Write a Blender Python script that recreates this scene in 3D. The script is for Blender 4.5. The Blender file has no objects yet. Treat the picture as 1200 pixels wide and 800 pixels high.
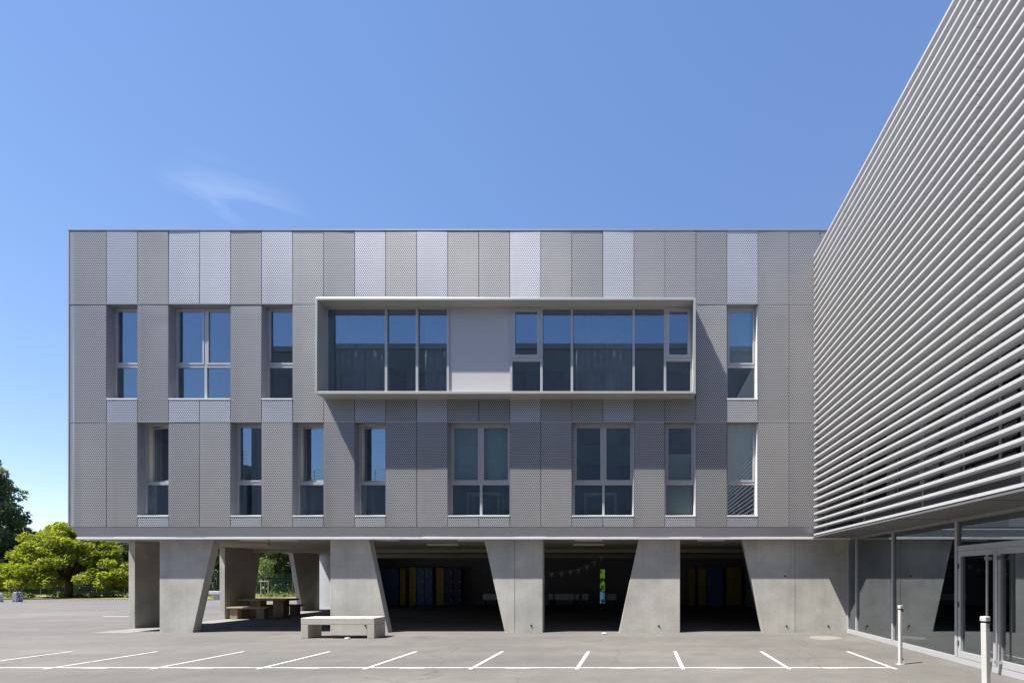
import bpy, bmesh, math, random
import numpy as np
from mathutils import Vector, Matrix
random.seed(7); rng = np.random.default_rng(7)
S = bpy.context.scene
COL = S.collection

# ------------------------------------------------------------------ camera
F = 567.0; CX = 750.0; CY = 675.0; EYE = 1.7      # focal length and principal point in photo pixels
cam = bpy.data.cameras.new("camera"); co = bpy.data.objects.new("camera", cam); COL.objects.link(co)
co.location = (0, 0, EYE); co.rotation_euler = (math.pi/2, 0, 0)
cam.sensor_fit = 'HORIZONTAL'; cam.sensor_width = 36; cam.lens = 36*F/1200
cam.shift_x = (600-CX)/1200; cam.shift_y = (CY-400)/1200
cam.clip_start = 0.05; cam.clip_end = 3000
S.camera = co
def fx(px, Y): return (px-CX)*Y/F
def fz(py, Y): return EYE+(CY-py)*Y/F

# ------------------------------------------------------------------ sun, sky
SUN = Vector((-2.33, -1.0, 4.96)).normalized()
sl = bpy.data.lights.new("sun", 'SUN'); so = bpy.data.objects.new("sun", sl); COL.objects.link(so)
sl.energy = 5.0; sl.angle = math.radians(0.5); sl.color = (1, .955, .88)
so.rotation_euler = (-SUN).to_track_quat('-Z', 'Y').to_euler(); so.location = (-30, -10, 60)
W = bpy.data.worlds.new("World"); S.world = W; W.use_nodes = True
nt = W.node_tree; N = nt.nodes; L = nt.links; N.clear()
out = N.new('ShaderNodeOutputWorld'); bg = N.new('ShaderNodeBackground'); sky = N.new('ShaderNodeTexSky')
sky.sky_type = 'NISHITA'; sky.sun_disc = False
sky.sun_elevation = math.asin(SUN.z); sky.sun_rotation = math.atan2(SUN.x, SUN.y)
sky.air_density = 1.0; sky.dust_density = .05; sky.ozone_density = 2.4; sky.altitude = 50
bg.inputs['Strength'].default_value = .081
tc = N.new('ShaderNodeTexCoord')
def wmath(op, a, b=None, clamp=False):
    m = N.new('ShaderNodeMath'); m.operation = op; m.use_clamp = clamp
    for i, v in enumerate((a, b)):
        if v is None: continue
        if isinstance(v, (int, float)): m.inputs[i].default_value = v
        else: L.new(v, m.inputs[i])
    return m.outputs[0]
# thin cirrus wisps in one part of the sky
d0 = Vector((-.82, 1, .70)).normalized()
dt = N.new('ShaderNodeVectorMath'); dt.operation = 'DOT_PRODUCT'; L.new(tc.outputs['Generated'], dt.inputs[0]); dt.inputs[1].default_value = d0
mr = N.new('ShaderNodeMapRange'); mr.interpolation_type = 'SMOOTHSTEP'
mr.inputs[1].default_value = math.cos(math.radians(6)); mr.inputs[2].default_value = math.cos(math.radians(1.5))
L.new(dt.outputs['Value'], mr.inputs[0])
mp = N.new('ShaderNodeMapping'); mp.inputs['Scale'].default_value = (4, 4, 17); mp.inputs['Rotation'].default_value = (0, .02, .3)
L.new(tc.outputs['Generated'], mp.inputs[0])
nz = N.new('ShaderNodeTexNoise'); nz.inputs['Scale'].default_value = 1.3; nz.inputs['Detail'].default_value = 6; nz.inputs['Distortion'].default_value = .9
L.new(mp.outputs[0], nz.inputs['Vector'])
mr2 = N.new('ShaderNodeMapRange'); mr2.interpolation_type = 'SMOOTHSTEP'; mr2.inputs[1].default_value = .47; mr2.inputs[2].default_value = .78
L.new(nz.outputs[0], mr2.inputs[0])
cf = wmath('MULTIPLY', wmath('MULTIPLY', mr.outputs[0], mr2.outputs[0]), .12)
mx = N.new('ShaderNodeMixRGB'); L.new(cf, mx.inputs[0]); L.new(sky.outputs[0], mx.inputs[1]); mx.inputs[2].default_value = (7.5, 7.8, 8.4, 1)
gm = N.new('ShaderNodeGamma'); gm.inputs[1].default_value = .66; hs = N.new('ShaderNodeHueSaturation'); hs.inputs['Hue'].default_value = .512; hs.inputs['Saturation'].default_value = 1.36; hs.inputs['Value'].default_value = 1.74
L.new(sky.outputs[0], gm.inputs[0]); L.new(gm.outputs[0], hs.inputs['Color']); L.new(hs.outputs[0], mx.inputs[1])
L.new(mx.outputs[0], bg.inputs['Color']); L.new(bg.outputs[0], out.inputs[0])

S.view_settings.view_transform = 'Standard'; S.view_settings.look = 'None'
S.view_settings.exposure = 1.25; S.view_settings.gamma = 1
S.cycles.max_bounces = 8; S.cycles.transparent_max_bounces = 16; S.cycles.use_denoising = True
S.cycles.sample_clamp_indirect = 6; S.cycles.caustics_reflective = False; S.cycles.caustics_refractive = False

# ------------------------------------------------------------------ materials
def setin(n, **kw):
    for k, v in kw.items(): n.inputs[k].default_value = v
class NT:
    def __init__(s, name):
        s.m = bpy.data.materials.new(name); s.m.use_nodes = True; s.t = s.m.node_tree; s.t.nodes.clear()
        s.o = s.new('ShaderNodeOutputMaterial'); s.pos = s.new('ShaderNodeNewGeometry').outputs['Position']
    def new(s, t): return s.t.nodes.new(t)
    def link(s, a, b): s.t.links.new(a, b)
    def math(s, op, a, b=None, clamp=False):
        m = s.new('ShaderNodeMath'); m.operation = op; m.use_clamp = clamp
        for i, v in enumerate((a, b)):
            if v is None: continue
            if isinstance(v, (int, float)): m.inputs[i].default_value = v
            else: s.link(v, m.inputs[i])
        return m.outputs[0]
    def noise(s, scale, detail=4, stretch=(1, 1, 1), rough=.55, dist=0):
        mp = s.new('ShaderNodeMapping'); mp.inputs['Scale'].default_value = stretch; s.link(s.pos, mp.inputs[0])
        n = s.new('ShaderNodeTexNoise'); setin(n, Scale=scale, Detail=detail, Roughness=rough, Distortion=dist); s.link(mp.outputs[0], n.inputs['Vector'])
        return n.outputs[0]
    def ramp(s, f, stops):
        r = s.new('ShaderNodeValToRGB'); s.link(f, r.inputs[0])
        e = r.color_ramp.elements
        while len(e) < len(stops): e.new(.5)
        for i, (p, c) in enumerate(stops):
            e[i].position = p; e[i].color = (*c, 1) if len(c) == 3 else c
        return r.outputs[0]
    def mix(s, f, a, b, mode='MIX'):
        m = s.new('ShaderNodeMixRGB'); m.blend_type = mode
        for i, v in enumerate((f, a, b)):
            if isinstance(v, (int, float)): m.inputs[i].default_value = v
            elif isinstance(v, tuple): m.inputs[i].default_value = (*v, 1) if len(v) == 3 else v
            else: s.link(v, m.inputs[i])
        return m.outputs[0]
    def bsdf(s, color=None, rough=.6, metal=0., bump=None, bstr=.2, bdist=.01, spec=.5):
        b = s.new('ShaderNodeBsdfPrincipled'); setin(b, Metallic=metal)
        b.inputs['Specular IOR Level'].default_value = spec
        if isinstance(rough, (int, float)): b.inputs['Roughness'].default_value = rough
        else: s.link(rough, b.inputs['Roughness'])
        if isinstance(color, tuple): b.inputs['Base Color'].default_value = (*color, 1)
        else: s.link(color, b.inputs['Base Color'])
        if bump is not None:
            bn = s.new('ShaderNodeBump'); setin(bn, Strength=bstr, Distance=bdist); s.link(bump, bn.inputs['Height']); s.link(bn.outputs[0], b.inputs['Normal'])
        return b.outputs[0]
    def out(s, sh): s.link(sh, s.o.inputs[0]); return s.m

def plain(name, c, rough=.6, metal=0., var=.12, scale=6, spec=.5):
    t = NT(name); n = t.noise(scale, 5)
    col = t.ramp(n, [(.25, tuple(x*(1-var) for x in c)), (.75, tuple(min(1, x*(1+var)) for x in c))])
    return t.out(t.bsdf(col, rough, metal, n, .05, .005, spec))

def concrete(name, c, mottled=.22):
    t = NT(name)
    a = t.noise(1.1, 6, rough=.6); b = t.noise(26, 5); st = t.noise(1.0, 4, (5.5, 5.5, .35))
    col = t.ramp(a, [(.3, tuple(x*(1-mottled) for x in c)), (.7, tuple(x*(1+mottled*.7) for x in c))])
    col = t.mix(.35, col, t.ramp(b, [(.3, (.72, .72, .72)), (.7, (1.12, 1.12, 1.12))]), 'MULTIPLY')
    col = t.mix(.2, col, t.ramp(st, [(.36, (.72, .72, .73)), (.58, (1.05, 1.05, 1.05))]), 'MULTIPLY')
    # bug holes
    v = t.new('ShaderNodeTexVoronoi'); v.inputs['Scale'].default_value = 7; t.link(t.pos, v.inputs['Vector'])
    hole = t.math('LESS_THAN', v.outputs['Distance'], .05)
    col = t.mix(t.math('MULTIPLY', hole, .5), col, (.10, .10, .10))
    return t.out(t.bsdf(col, .85, 0, b, .25, .004, .3))

def perforated(name, c, pitch=.058, r=.30, rough=.42, metal=.85):
    t = NT(name)
    sp = t.new('ShaderNodeSeparateXYZ'); t.link(t.pos, sp.inputs[0])
    h = t.math('ADD', sp.outputs[0], sp.outputs[1])           # works on the front (X) and the end wall (Y)
    u = t.math('MULTIPLY', h, 1/pitch); v = t.math('MULTIPLY', sp.outputs[2], 1/(pitch*1.732))
    def cell(o):
        fu = t.math('SUBTRACT', t.math('FRACT', t.math('ADD', u, o)), .5)
        fv = t.math('MULTIPLY', t.math('SUBTRACT', t.math('FRACT', t.math('ADD', v, o)), .5), 1.732)
        return t.math('SQRT', t.math('ADD', t.math('MULTIPLY', fu, fu), t.math('MULTIPLY', fv, fv)))
    d = t.math('MINIMUM', cell(0.), cell(.5))
    hole = t.math('LESS_THAN', d, r)
    oi = t.new('ShaderNodeObjectInfo')
    vr = t.ramp(oi.outputs['Random'], [(0, (.86, .86, .88)), (1, (1.1, 1.09, 1.07))])
    n = t.noise(.8, 4, (1, 1, .5))
    col = t.mix(1, tuple(c), vr, 'MULTIPLY')
    col = t.mix(.3, col, t.ramp(n, [(.3, (.8, .8, .8)), (.7, (1.1, 1.1, 1.1))]), 'MULTIPLY')
    b = t.bsdf(col, rough, metal)
    tr = t.new('ShaderNodeBsdfTransparent'); m = t.new('ShaderNodeMixShader')
    t.link(hole, m.inputs[0]); t.link(b, m.inputs[1]); t.link(tr.outputs[0], m.inputs[2])
    return t.out(m.outputs[0])

def glass(name, tint, base, gl=(.9, .95, 1)):
    t = NT(name)
    gn = t.new('ShaderNodeNewGeometry'); dp = t.new('ShaderNodeVectorMath'); dp.operation = 'DOT_PRODUCT'
    t.link(gn.outputs['Normal'], dp.inputs[0]); t.link(gn.outputs['Incoming'], dp.inputs[1])
    sch = t.math('POWER', t.math('SUBTRACT', 1., t.math('ABSOLUTE', dp.outputs['Value'])), 5.)   # Schlick reflectance, same from both sides of the pane
    fac = t.math('ADD', t.math('MULTIPLY', sch, .96-base), base+.04, True)
    tr = t.new('ShaderNodeBsdfTransparent'); tr.inputs[0].default_value = (*tint, 1)
    g = t.new('ShaderNodeBsdfGlossy'); g.inputs['Roughness'].default_value = 0; g.inputs['Color'].default_value = (*gl, 1)
    m = t.new('ShaderNodeMixShader'); t.link(fac, m.inputs[0]); t.link(tr.outputs[0], m.inputs[1]); t.link(g.outputs[0], m.inputs[2])
    return t.out(m.outputs[0])

def asphalt():
    t = NT("asphalt")
    big = t.noise(.16, 5, rough=.6); mid = t.noise(1.6, 6, rough=.65); fine = t.noise(140, 3); grit = t.noise(38, 3)
    streak = t.noise(.55, 5, (.25, 1.6, 1))
    col = t.ramp(big, [(.3, (.115, .109, .103)), (.7, (.158, .148, .139))])
    col = t.mix(.75, col, t.ramp(mid, [(.3, (.82, .82, .83)), (.7, (1.1, 1.1, 1.09))]), 'MULTIPLY')
    col = t.mix(.65, col, t.ramp(streak, [(.35, (.80, .80, .81)), (.65, (1.08, 1.08, 1.07))]), 'MULTIPLY')
    col = t.mix(.55, col, t.ramp(fine, [(.3, (.62, .62, .62)), (.7, (1.3, 1.3, 1.3))]), 'MULTIPLY')
    col = t.mix(.3, col, t.ramp(grit, [(.35, (.7, .7, .7)), (.65, (1.2, 1.2, 1.2))]), 'MULTIPLY')
    wp = t.new('ShaderNodeVectorMath'); wp.operation = 'ADD'; t.link(t.pos, wp.inputs[0])
    wn = t.new('ShaderNodeTexNoise'); setin(wn, Scale=1.1, Detail=5); t.link(t.pos, wn.inputs['Vector']); t.link(wn.outputs[1], wp.inputs[1])
    ck = t.new('ShaderNodeTexVoronoi'); ck.feature = 'DISTANCE_TO_EDGE'; ck.inputs['Scale'].default_value = .19; t.link(wp.outputs[0], ck.inputs['Vector'])
    ckm = t.math('MULTIPLY', t.math('LESS_THAN', ck.outputs[0], .0022), t.math('GREATER_THAN', t.noise(.35, 2), .5))
    col = t.mix(t.math('MULTIPLY', ckm, .4), col, (.03, .03, .03))
    sk = t.new('ShaderNodeTexVoronoi'); sk.inputs['Scale'].default_value = 2.4; t.link(t.pos, sk.inputs['Vector'])
    col = t.mix(t.math('MULTIPLY', t.math('LESS_THAN', sk.outputs['Distance'], .035), .5), col, (.4, .39, .36))
    # dark drips and oil spots
    v = t.new('ShaderNodeTexVoronoi'); v.inputs['Scale'].default_value = .55; v.inputs['Randomness'].default_value = 1; t.link(t.pos, v.inputs['Vector'])
    sp = t.ramp(t.math('ADD', v.outputs['Distance'], t.math('MULTIPLY', mid, .25)), [(.16, (.72, .72, .72)), (.30, (1, 1, 1))])
    col = t.mix(.75, col, sp, 'MULTIPLY')
    return t.out(t.bsdf(col, .88, 0, fine, .35, .006, .3))

def paint(name, c, wear=.42):
    t = NT(name); n = t.noise(9, 6, rough=.7); n2 = t.noise(60, 4)
    f = t.ramp(t.math('ADD', t.math('MULTIPLY', n, .7), t.math('MULTIPLY', n2, .3)), [(wear-.06, (1, 1, 1)), (wear+.02, (0, 0, 0))])
    return t.out(t.bsdf(t.mix(f, c, (.22, .21, .20)), .7))

def leafmat(name, dark, light, scale=.9, trans=.35):
    t = NT(name); a = t.noise(scale, 3); b = t.noise(scale*9, 2)
    f = t.math('ADD', t.math('MULTIPLY', a, .6), t.math('MULTIPLY', b, .4))
    col = t.ramp(f, [(.36, dark), (.62, light)])
    d = t.bsdf(col, .55, spec=.35)
    tl = t.new('ShaderNodeBsdfTranslucent'); t.link(t.mix(1, col, (1.5, 1.6, .6), 'MULTIPLY'), tl.inputs[0])
    m = t.new('ShaderNodeMixShader'); m.inputs[0].default_value = trans
    t.link(d, m.inputs[1]); t.link(tl.outputs[0], m.inputs[2])
    return t.out(m.outputs[0])

def grassmat():
    t = NT("dry_grass"); a = t.noise(.35, 5); b = t.noise(7, 4)
    f = t.math('ADD', t.math('MULTIPLY', a, .6), t.math('MULTIPLY', b, .4))
    return t.out(t.bsdf(t.ramp(f, [(.38, (.05, .075, .02)), (.5, (.14, .13, .05)), (.62, (.27, .22, .11))]), .9, 0, b, .4, .03, .2))

def bark(name, c):
    t = NT(name); a = t.noise(6, 6, (3, 3, .5))
    return t.out(t.bsdf(t.ramp(a, [(.3, tuple(x*.5 for x in c)), (.7, c)]), .9, 0, a, .6, .03, .2))

def scribble():
    t = NT("graffiti_paint")
    w = t.new('ShaderNodeTexWave'); setin(w, Scale=2.6, Distortion=9, Detail=2); w.inputs['Detail Scale'].default_value = 1.6; t.link(t.pos, w.inputs['Vector'])
    n = t.noise(3.5, 3)
    f = t.math('ADD', t.math('MULTIPLY', w.outputs[1], .6), t.math('MULTIPLY', n, .4))
    return t.out(t.bsdf(t.ramp(f, [(.42, (.05, .05, .08)), (.47, (.62, .62, .64)), (.62, (.75, .75, .76)), (.68, (.16, .12, .22))]), .7))

M = dict(
    panel=perforated("perforated_grey_metal", (.43, .424, .43), r=.32, rough=.52, metal=.45),
    panel_light=perforated("perforated_pale_metal", (.63, .63, .655), r=.305, rough=.46, metal=.6),
    backing=plain("dark_backing", (.11, .108, .112), .8),
    backing_pale=plain("pale_backing", (.10, .10, .11), .7),
    fascia=plain("grey_sheet_metal", (.43, .435, .49), .4, .5, .05, 1.2),
    lip=plain("pale_edge_metal", (.78, .78, .77), .4, .1, .04),
    frame=plain("pale_aluminium", (.46, .465, .48), .38, .25, .04),
    sill=plain("white_metal", (.80, .80, .79), .4, 0, .04),
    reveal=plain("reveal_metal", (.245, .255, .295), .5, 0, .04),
    bay=plain("bay_metal", (.44, .44, .42), .42, .25, .05, 1.5),
    infill=plain("white_infill", (.49, .49, .50), .5, 0, .03, 1),
    concrete=concrete("pillar_concrete", (.50, .49, .45)),
    concrete_dark=concrete("old_concrete", (.36, .285, .20)),
    bench=concrete("bench_concrete", (.50, .475, .42), .1),
    soffit=plain("soffit_paint", (.44, .415, .35), .8, 0, .08, .8),
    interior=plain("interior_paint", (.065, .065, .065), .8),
    hall=plain("dark_hall_wall", (.24, .24, .27), .8),
    blind=plain("blind_cloth", (.62, .74, .70), .8, 0, .03),
    blind2=plain("cream_blind", (.74, .72, .56), .8, 0, .03),
    curtain=plain("curtain_cloth", (.24, .26, .30), .85, 0, .2, 3),
    glass=glass("window_glass", (.74, .81, .82), .17, (.72, .85, 1)),
    glass_dark=glass("annexe_glass", (.55, .60, .60), .27, (.86, .93, 1)),
    louvre=plain("louvre_white", (.50, .50, .51), .45, .1, .03),
    screen=plain("grey_post", (.35, .35, .36), .5, .3),
    annexe=plain("annexe_cladding", (.16, .16, .165), .55, .2, .06, .7),
    darkpane=glass("upper_glass", (.3, .33, .35), .10),
    steel=plain("brushed_steel", (.62, .62, .63), .28, .9, .05),
    black=plain("black_rubber", (.03, .03, .03), .6),
    asphalt=asphalt(), paint=paint("white_road_paint", (.53, .52, .505), .455), old=paint("worn_road_paint", (.26, .25, .24), .52),
    strip_conc=concrete("strip_concrete", (.22, .205, .19), .1),
    white=plain("white_paint", (.47, .47, .455), .45, 0, .05),
    offwhite=plain("white_laminate", (.72, .72, .72), .5),
    yellow=plain("yellow_locker_paint", (.44, .35, .025), .4, 0, .06), blue=plain("blue_locker_paint", (.07, .18, .48), .4, 0, .06),
    navy=plain("navy_locker_paint", (.03, .04, .12), .4, 0, .06),
    white_panel=plain("white_cladding", (.66, .67, .72), .5, 0, .03),
    door_yellow=plain("yellow_door_paint", (.45, .33, .03), .5),
    opposite=plain("grey_render", (.27, .27, .28), .8, 0, .1, .4),
    leaf_bright=leafmat("bright_leaves", (.125, .155, .015), (.31, .33, .045), 1.6, .48),
    leaf_dark=leafmat("dark_leaves", (.045, .066, .036), (.13, .165, .085), .8, .35),
    leaf_mid=leafmat("hedge_leaves", (.018, .035, .010), (.055, .085, .022), .7, .3),
    leaf_pale=leafmat("sapling_leaves", (.08, .11, .03), (.18, .21, .08), 3, .4),
    bark=bark("brown_bark", (.12, .09, .065)), wood=plain("pale_stake_wood", (.50, .42, .30), .8, 0, .2),
    grass=grassmat(), fence=plain("green_wire", (.03, .10, .06), .5), scribble=scribble(),
    grey_block=plain("pale_green_paint", (.50, .54, .50), .7, 0, .2, 3), pennant=plain("pale_pennant_cloth", (.55, .55, .58), .8),
    manhole=concrete("manhole_concrete", (.21, .20, .18), .12), light=plain("light_diffuser", (.62, .60, .52), .5, 0, .03),
)
def emit(name, c, s, scale):
    t = NT(name); e = t.new('ShaderNodeEmission'); n = t.noise(scale, 2)
    t.link(t.ramp(n, [(.42, tuple(x*.12 for x in c)), (.5, c)]), e.inputs[0]); e.inputs[1].default_value = s
    return t.out(e.outputs[0])
M['lit_green'] = emit("daylit_green_glass", (.45, .75, .12), .07, 5)
M['lit_blue'] = emit("daylit_blue_glass", (.25, .62, .80), .09, 5)

# ------------------------------------------------------------------ mesh helpers
WLOC = {}
class MB:
    def __init__(s): s.bm = bmesh.new()
    def box(s, x0, x1, y0, y1, z0, z1, skip=''):
        vs = [s.bm.verts.new(p) for p in ((x0,y0,z0),(x1,y0,z0),(x1,y1,z0),(x0,y1,z0),(x0,y0,z1),(x1,y0,z1),(x1,y1,z1),(x0,y1,z1))]
        for k, f in (('b',(3,2,1,0)),('t',(4,5,6,7)),('f',(0,1,5,4)),('r',(1,2,6,5)),('k',(2,3,7,6)),('l',(3,0,4,7))):
            if k not in skip: s.bm.faces.new([vs[i] for i in f])
        return s
    def prism(s, pts, a, b):                       # pts -> polygon, two point functions for the ends
        A = [s.bm.verts.new(a(*p)) for p in pts]; B = [s.bm.verts.new(b(*p)) for p in pts]; n = len(pts)
        s.bm.faces.new(A); s.bm.faces.new(B[::-1])
        for i in range(n): s.bm.faces.new((A[i], B[i], B[(i+1) % n], A[(i+1) % n]))
        return s
    def ring(s, x0, x1, y0, y1, z0, z1, w, wt=None, wb=None):   # rectangular frame in the XZ plane
        wt = w if wt is None else wt; wb = w if wb is None else wb
        s.box(x0, x0+w, y0, y1, z0, z1); s.box(x1-w, x1, y0, y1, z0, z1)
        s.box(x0+w, x1-w, y0, y1, z1-wt, z1); s.box(x0+w, x1-w, y0, y1, z0, z0+wb)
        return s
    def cyl(s, p, q, r, r2=None, n=12):
        p = Vector(p); q = Vector(q); d = q-p; r2 = r if r2 is None else r2
        m = Matrix.Translation((p+q)/2) @ d.to_track_quat('Z', 'Y').to_matrix().to_4x4()
        bmesh.ops.create_cone(s.bm, cap_ends=True, segments=n, radius1=r, radius2=r2, depth=d.length, matrix=m)
        return s
    def quad(s, *p): s.bm.faces.new([s.bm.verts.new(x) for x in p]); return s
    def bevel(s, w, seg=2):
        bmesh.ops.remove_doubles(s.bm, verts=s.bm.verts, dist=1e-5)
        bmesh.ops.recalc_face_normals(s.bm, faces=s.bm.faces)
        ed = [e for e in s.bm.edges if len(e.link_faces) == 2 and e.calc_face_angle(0) > .5]
        bmesh.ops.bevel(s.bm, geom=ed, offset=w, segments=seg, affect='EDGES', profile=.5); return s
    def build(s, name, mat, parent=None, smooth=False):
        bmesh.ops.recalc_face_normals(s.bm, faces=s.bm.faces)
        me = bpy.data.meshes.new(name); s.bm.to_mesh(me); s.bm.free()
        return place(name, me, mat, parent, smooth)
def place(name, me, mat, parent=None, smooth=False, base=False):
    n = len(me.vertices); a = np.empty(n*3, np.float32); me.vertices.foreach_get('co', a); a = a.reshape(-1, 3)
    c = (a.min(0)+a.max(0))/2
    if parent is None: c[2] = a[:, 2].min()
    me.vertices.foreach_set('co', (a-c).ravel()); me.update()
    me.materials.append(mat)
    if smooth: me.polygons.foreach_set('use_smooth', [True]*len(me.polygons))
    o = bpy.data.objects.new(name, me); COL.objects.link(o)
    pl = WLOC[parent.name] if parent else Vector((0, 0, 0))
    o.location = Vector(c)-pl; o.parent = parent; WLOC[o.name] = Vector(c)
    return o
def thing(name, label, cat, loc, group=None):
    o = bpy.data.objects.new(name, None); COL.objects.link(o); o.location = loc; o.empty_display_size = .2
    WLOC[o.name] = Vector(loc); return tag(o, label, cat, group)
def tag(o, label, cat, group=None):
    o['label'] = label; o['category'] = cat
    if group: o['group'] = group
    return o
def struct(o, kind='structure'): o['kind'] = kind; return o

# ------------------------------------------------------------------ ground
g = MB().quad((-600, -300, 0), (600, -300, 0), (600, 900, 0), (-600, 900, 0)); struct(g.build('ground', M['asphalt']))
g = MB()
for i in range(60):   # verge with an uneven front edge
    x0 = -90+i*1.5; x1 = x0+1.5
    e0 = 35.6+.35*math.sin(i*1.7)+.2*math.sin(i*.6); e1 = 35.6+.35*math.sin((i+1)*1.7)+.2*math.sin((i+1)*.6)
    g.quad((x0, e0, .012), (x1, e1, .012), (x1, 90, .012), (x0, 90, .012))
struct(g.build('grass_verge', M['grass']))
g = MB().quad((-16.5, 14.5, .004), (-15.4, 14.5, .004), (-15.4, 26, .004), (-16.5, 26, .004)); struct(g.build('paler_strip', M['strip_conc']))  # strip of ground in a paler tone along the side pillars
g = MB(); Yl = 9.02
LX = [-1.16+1.95*k for k in range(-8, 4)]
g.box(-17, LX[-1]-.02, Yl-.027, Yl+.027, .001, .004)
for x in LX: g.quad((x-.036, Yl-.17, .0062), (x+.036, Yl-.17, .0062), (x+.036, 10.95, .0062), (x-.036, 10.95, .0062))
g.quad((fx(120, 20.5), 20.45, .005), (fx(187, 20.5), 20.45, .005), (fx(187, 20.5), 20.58, .005), (fx(120, 20.5), 20.58, .005))
g.quad((-20.5, 23.6, .005), (-17.8, 23.6, .005), (-17.8, 23.72, .005), (-20.5, 23.72, .005))
struct(g.build('parking_markings', M['paint']))
g = MB()
for x in LX[:-1]:
    g.quad((x+.62, Yl-.16, .005), (x+1.1, Yl-.16, .005), (x+1.1, Yl-.06, .005), (x+.62, Yl-.06, .005))
struct(g.build('worn_markings', M['old']))

# ------------------------------------------------------------------ school building
Yf = 14.35; Yp = 14.65; Yw = Yf+.205
XL = fx(80, Yf); XR = 9.0; YB = 30.0
zT = fz(270, Yf); z3 = fz(356, Yf); z2 = fz(494, Yf); zB = fz(617, Yf)
zs1 = fz(604, Yf); zs2 = fz(467, Yf)
cols = [(80, 124.7)] + [(124.7+36.36*i, 124.7+36.36*(i+1)) for i in range(24)]
CXm = [(fx(a, Yf), fx(b, Yf)) for a, b in cols]
SB = thing('school_building', 'grey three storey school block clad in perforated metal panels on slanted concrete pillars', 'building', (-5, 22, 0))
G = .009
def panel(c0, z0, z1, light=False, name='facade_panel'):
    x0, x1 = c0[0]+G, c0[1]-G
    m = MB(); m.box(x0, x1, Yf, Yf+.05, z0+G, z1-G, skip='k')
    o = m.build(name, M['panel_light' if light else 'panel'], SB)
    o.rotation_euler = (rng.normal()*.0025, 0, rng.normal()*.003)     # sheets never hang perfectly flush
    return o
LT = {1, 3, 4, 6, 9, 11, 14, 17, 21}
W2 = {1: 1, 3: 2, 6: 1, 21: 1}; W1 = {2: 1, 5: 1, 7: 1, 9: 1, 12: 2, 16: 2, 19: 1, 21: 1}
def covered(Wd): return {c+k for c, n in Wd.items() for k in range(n)}
c2s, c1s = covered(W2), covered(W1); bayc = set(range(8, 20))
wall = MB(); wallp = MB()
def bx_(c): return max(c[0], XL+.056)
for i, c in enumerate(CXm):
    o = panel(c, z3, zT, i in LT)
    if i in LT: o['label'] = 'pale panel with small dark holes'
    wall.box(bx_(c), c[1], Yf+.10, Yf+.30, z3, zT-.04)
    # second floor row
    if i in c2s:
        panel(c, z2, zs2, True, 'spandrel_panel'); wallp.box(c[0]+.002, c[1]-.002, Yf+.08, Yf+.30, z2, zs2-.03)
    elif i in bayc:
        panel(c, z2, fz(466.3, Yf), i in LT, 'spandrel_panel'); (wallp if i in LT else wall).box(c[0]+.002, c[1]-.002, Yf+.10, Yf+.30, z2, fz(466.3, Yf)+.02)
    else:
        panel(c, z2, z3); wall.box(bx_(c), c[1], Yf+.10, Yf+.30, z2, z3)
    # first floor row
    if i in c1s:
        panel(c, zB, zs1, True, 'spandrel_panel'); wallp.box(c[0]+.002, c[1]-.002, Yf+.08, Yf+.30, zB, zs1-.03)
    else:
        panel(c, zB, z2); wall.box(bx_(c), c[1], Yf+.10, Yf+.30, zB, z2)
wall.box(CXm[-1][1]+.01, XR, Yf+.10, Yf+.30, zB, zT-.04)
wall.box(XL+.056, XL+.3, Yf+.32, YB, zB, zT-.04); wall.box(XL+.32, XR, YB-.2, YB, zB, zT-.04); wall.box(XR-.2, XR-.002, Yf+.32, YB-.22, 0, zT-.04)
wall.build('wall', M['backing'], SB); wallp.build('spandrel_wall', M['backing_pale'], SB)
for k in range(12):    # end wall cladding
    y0 = Yf+.06+k*1.3; m = MB(); m.box(XL, XL+.05, y0+G, y0+1.3-G, zB+G, zT-G, skip='r'); m.build('end_panel', M['panel'], SB)
# slabs, roof, partitions
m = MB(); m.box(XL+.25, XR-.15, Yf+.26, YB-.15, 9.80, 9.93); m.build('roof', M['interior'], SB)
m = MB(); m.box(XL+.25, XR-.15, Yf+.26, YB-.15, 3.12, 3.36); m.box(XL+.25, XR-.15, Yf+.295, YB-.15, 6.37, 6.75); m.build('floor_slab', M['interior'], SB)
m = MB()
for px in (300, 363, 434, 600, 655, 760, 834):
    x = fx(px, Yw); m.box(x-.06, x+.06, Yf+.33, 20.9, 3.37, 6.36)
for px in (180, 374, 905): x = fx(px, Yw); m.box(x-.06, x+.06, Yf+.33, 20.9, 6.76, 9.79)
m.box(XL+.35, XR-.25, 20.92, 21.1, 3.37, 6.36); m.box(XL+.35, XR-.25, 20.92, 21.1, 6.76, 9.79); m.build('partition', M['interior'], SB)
m = MB(); m.box(XL-.006, XL+.03, Yf-.006, Yf+.056, zB, zT-.002); m.build('corner_trim', M['fascia'], SB)
m = MB(); m.box(XL+.014, fx(368, Yf), Yf-.008, Yf+.03, z3-.007, z3+.007); m.box(fx(817, Yf), XR-.3, Yf-.008, Yf+.03, z3-.007, z3+.007); m.box(XL+.014, XR-.3, Yf-.005, Yf+.03, z2-.006, z2+.006); m.build('flashing', M['frame'], SB)
# coping on top
m = MB(); m.box(XL-.01, XR, Yf-.012, Yf+.32, zT+.003, zT+.03); m.build('coping', M['fascia'], SB)
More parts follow.
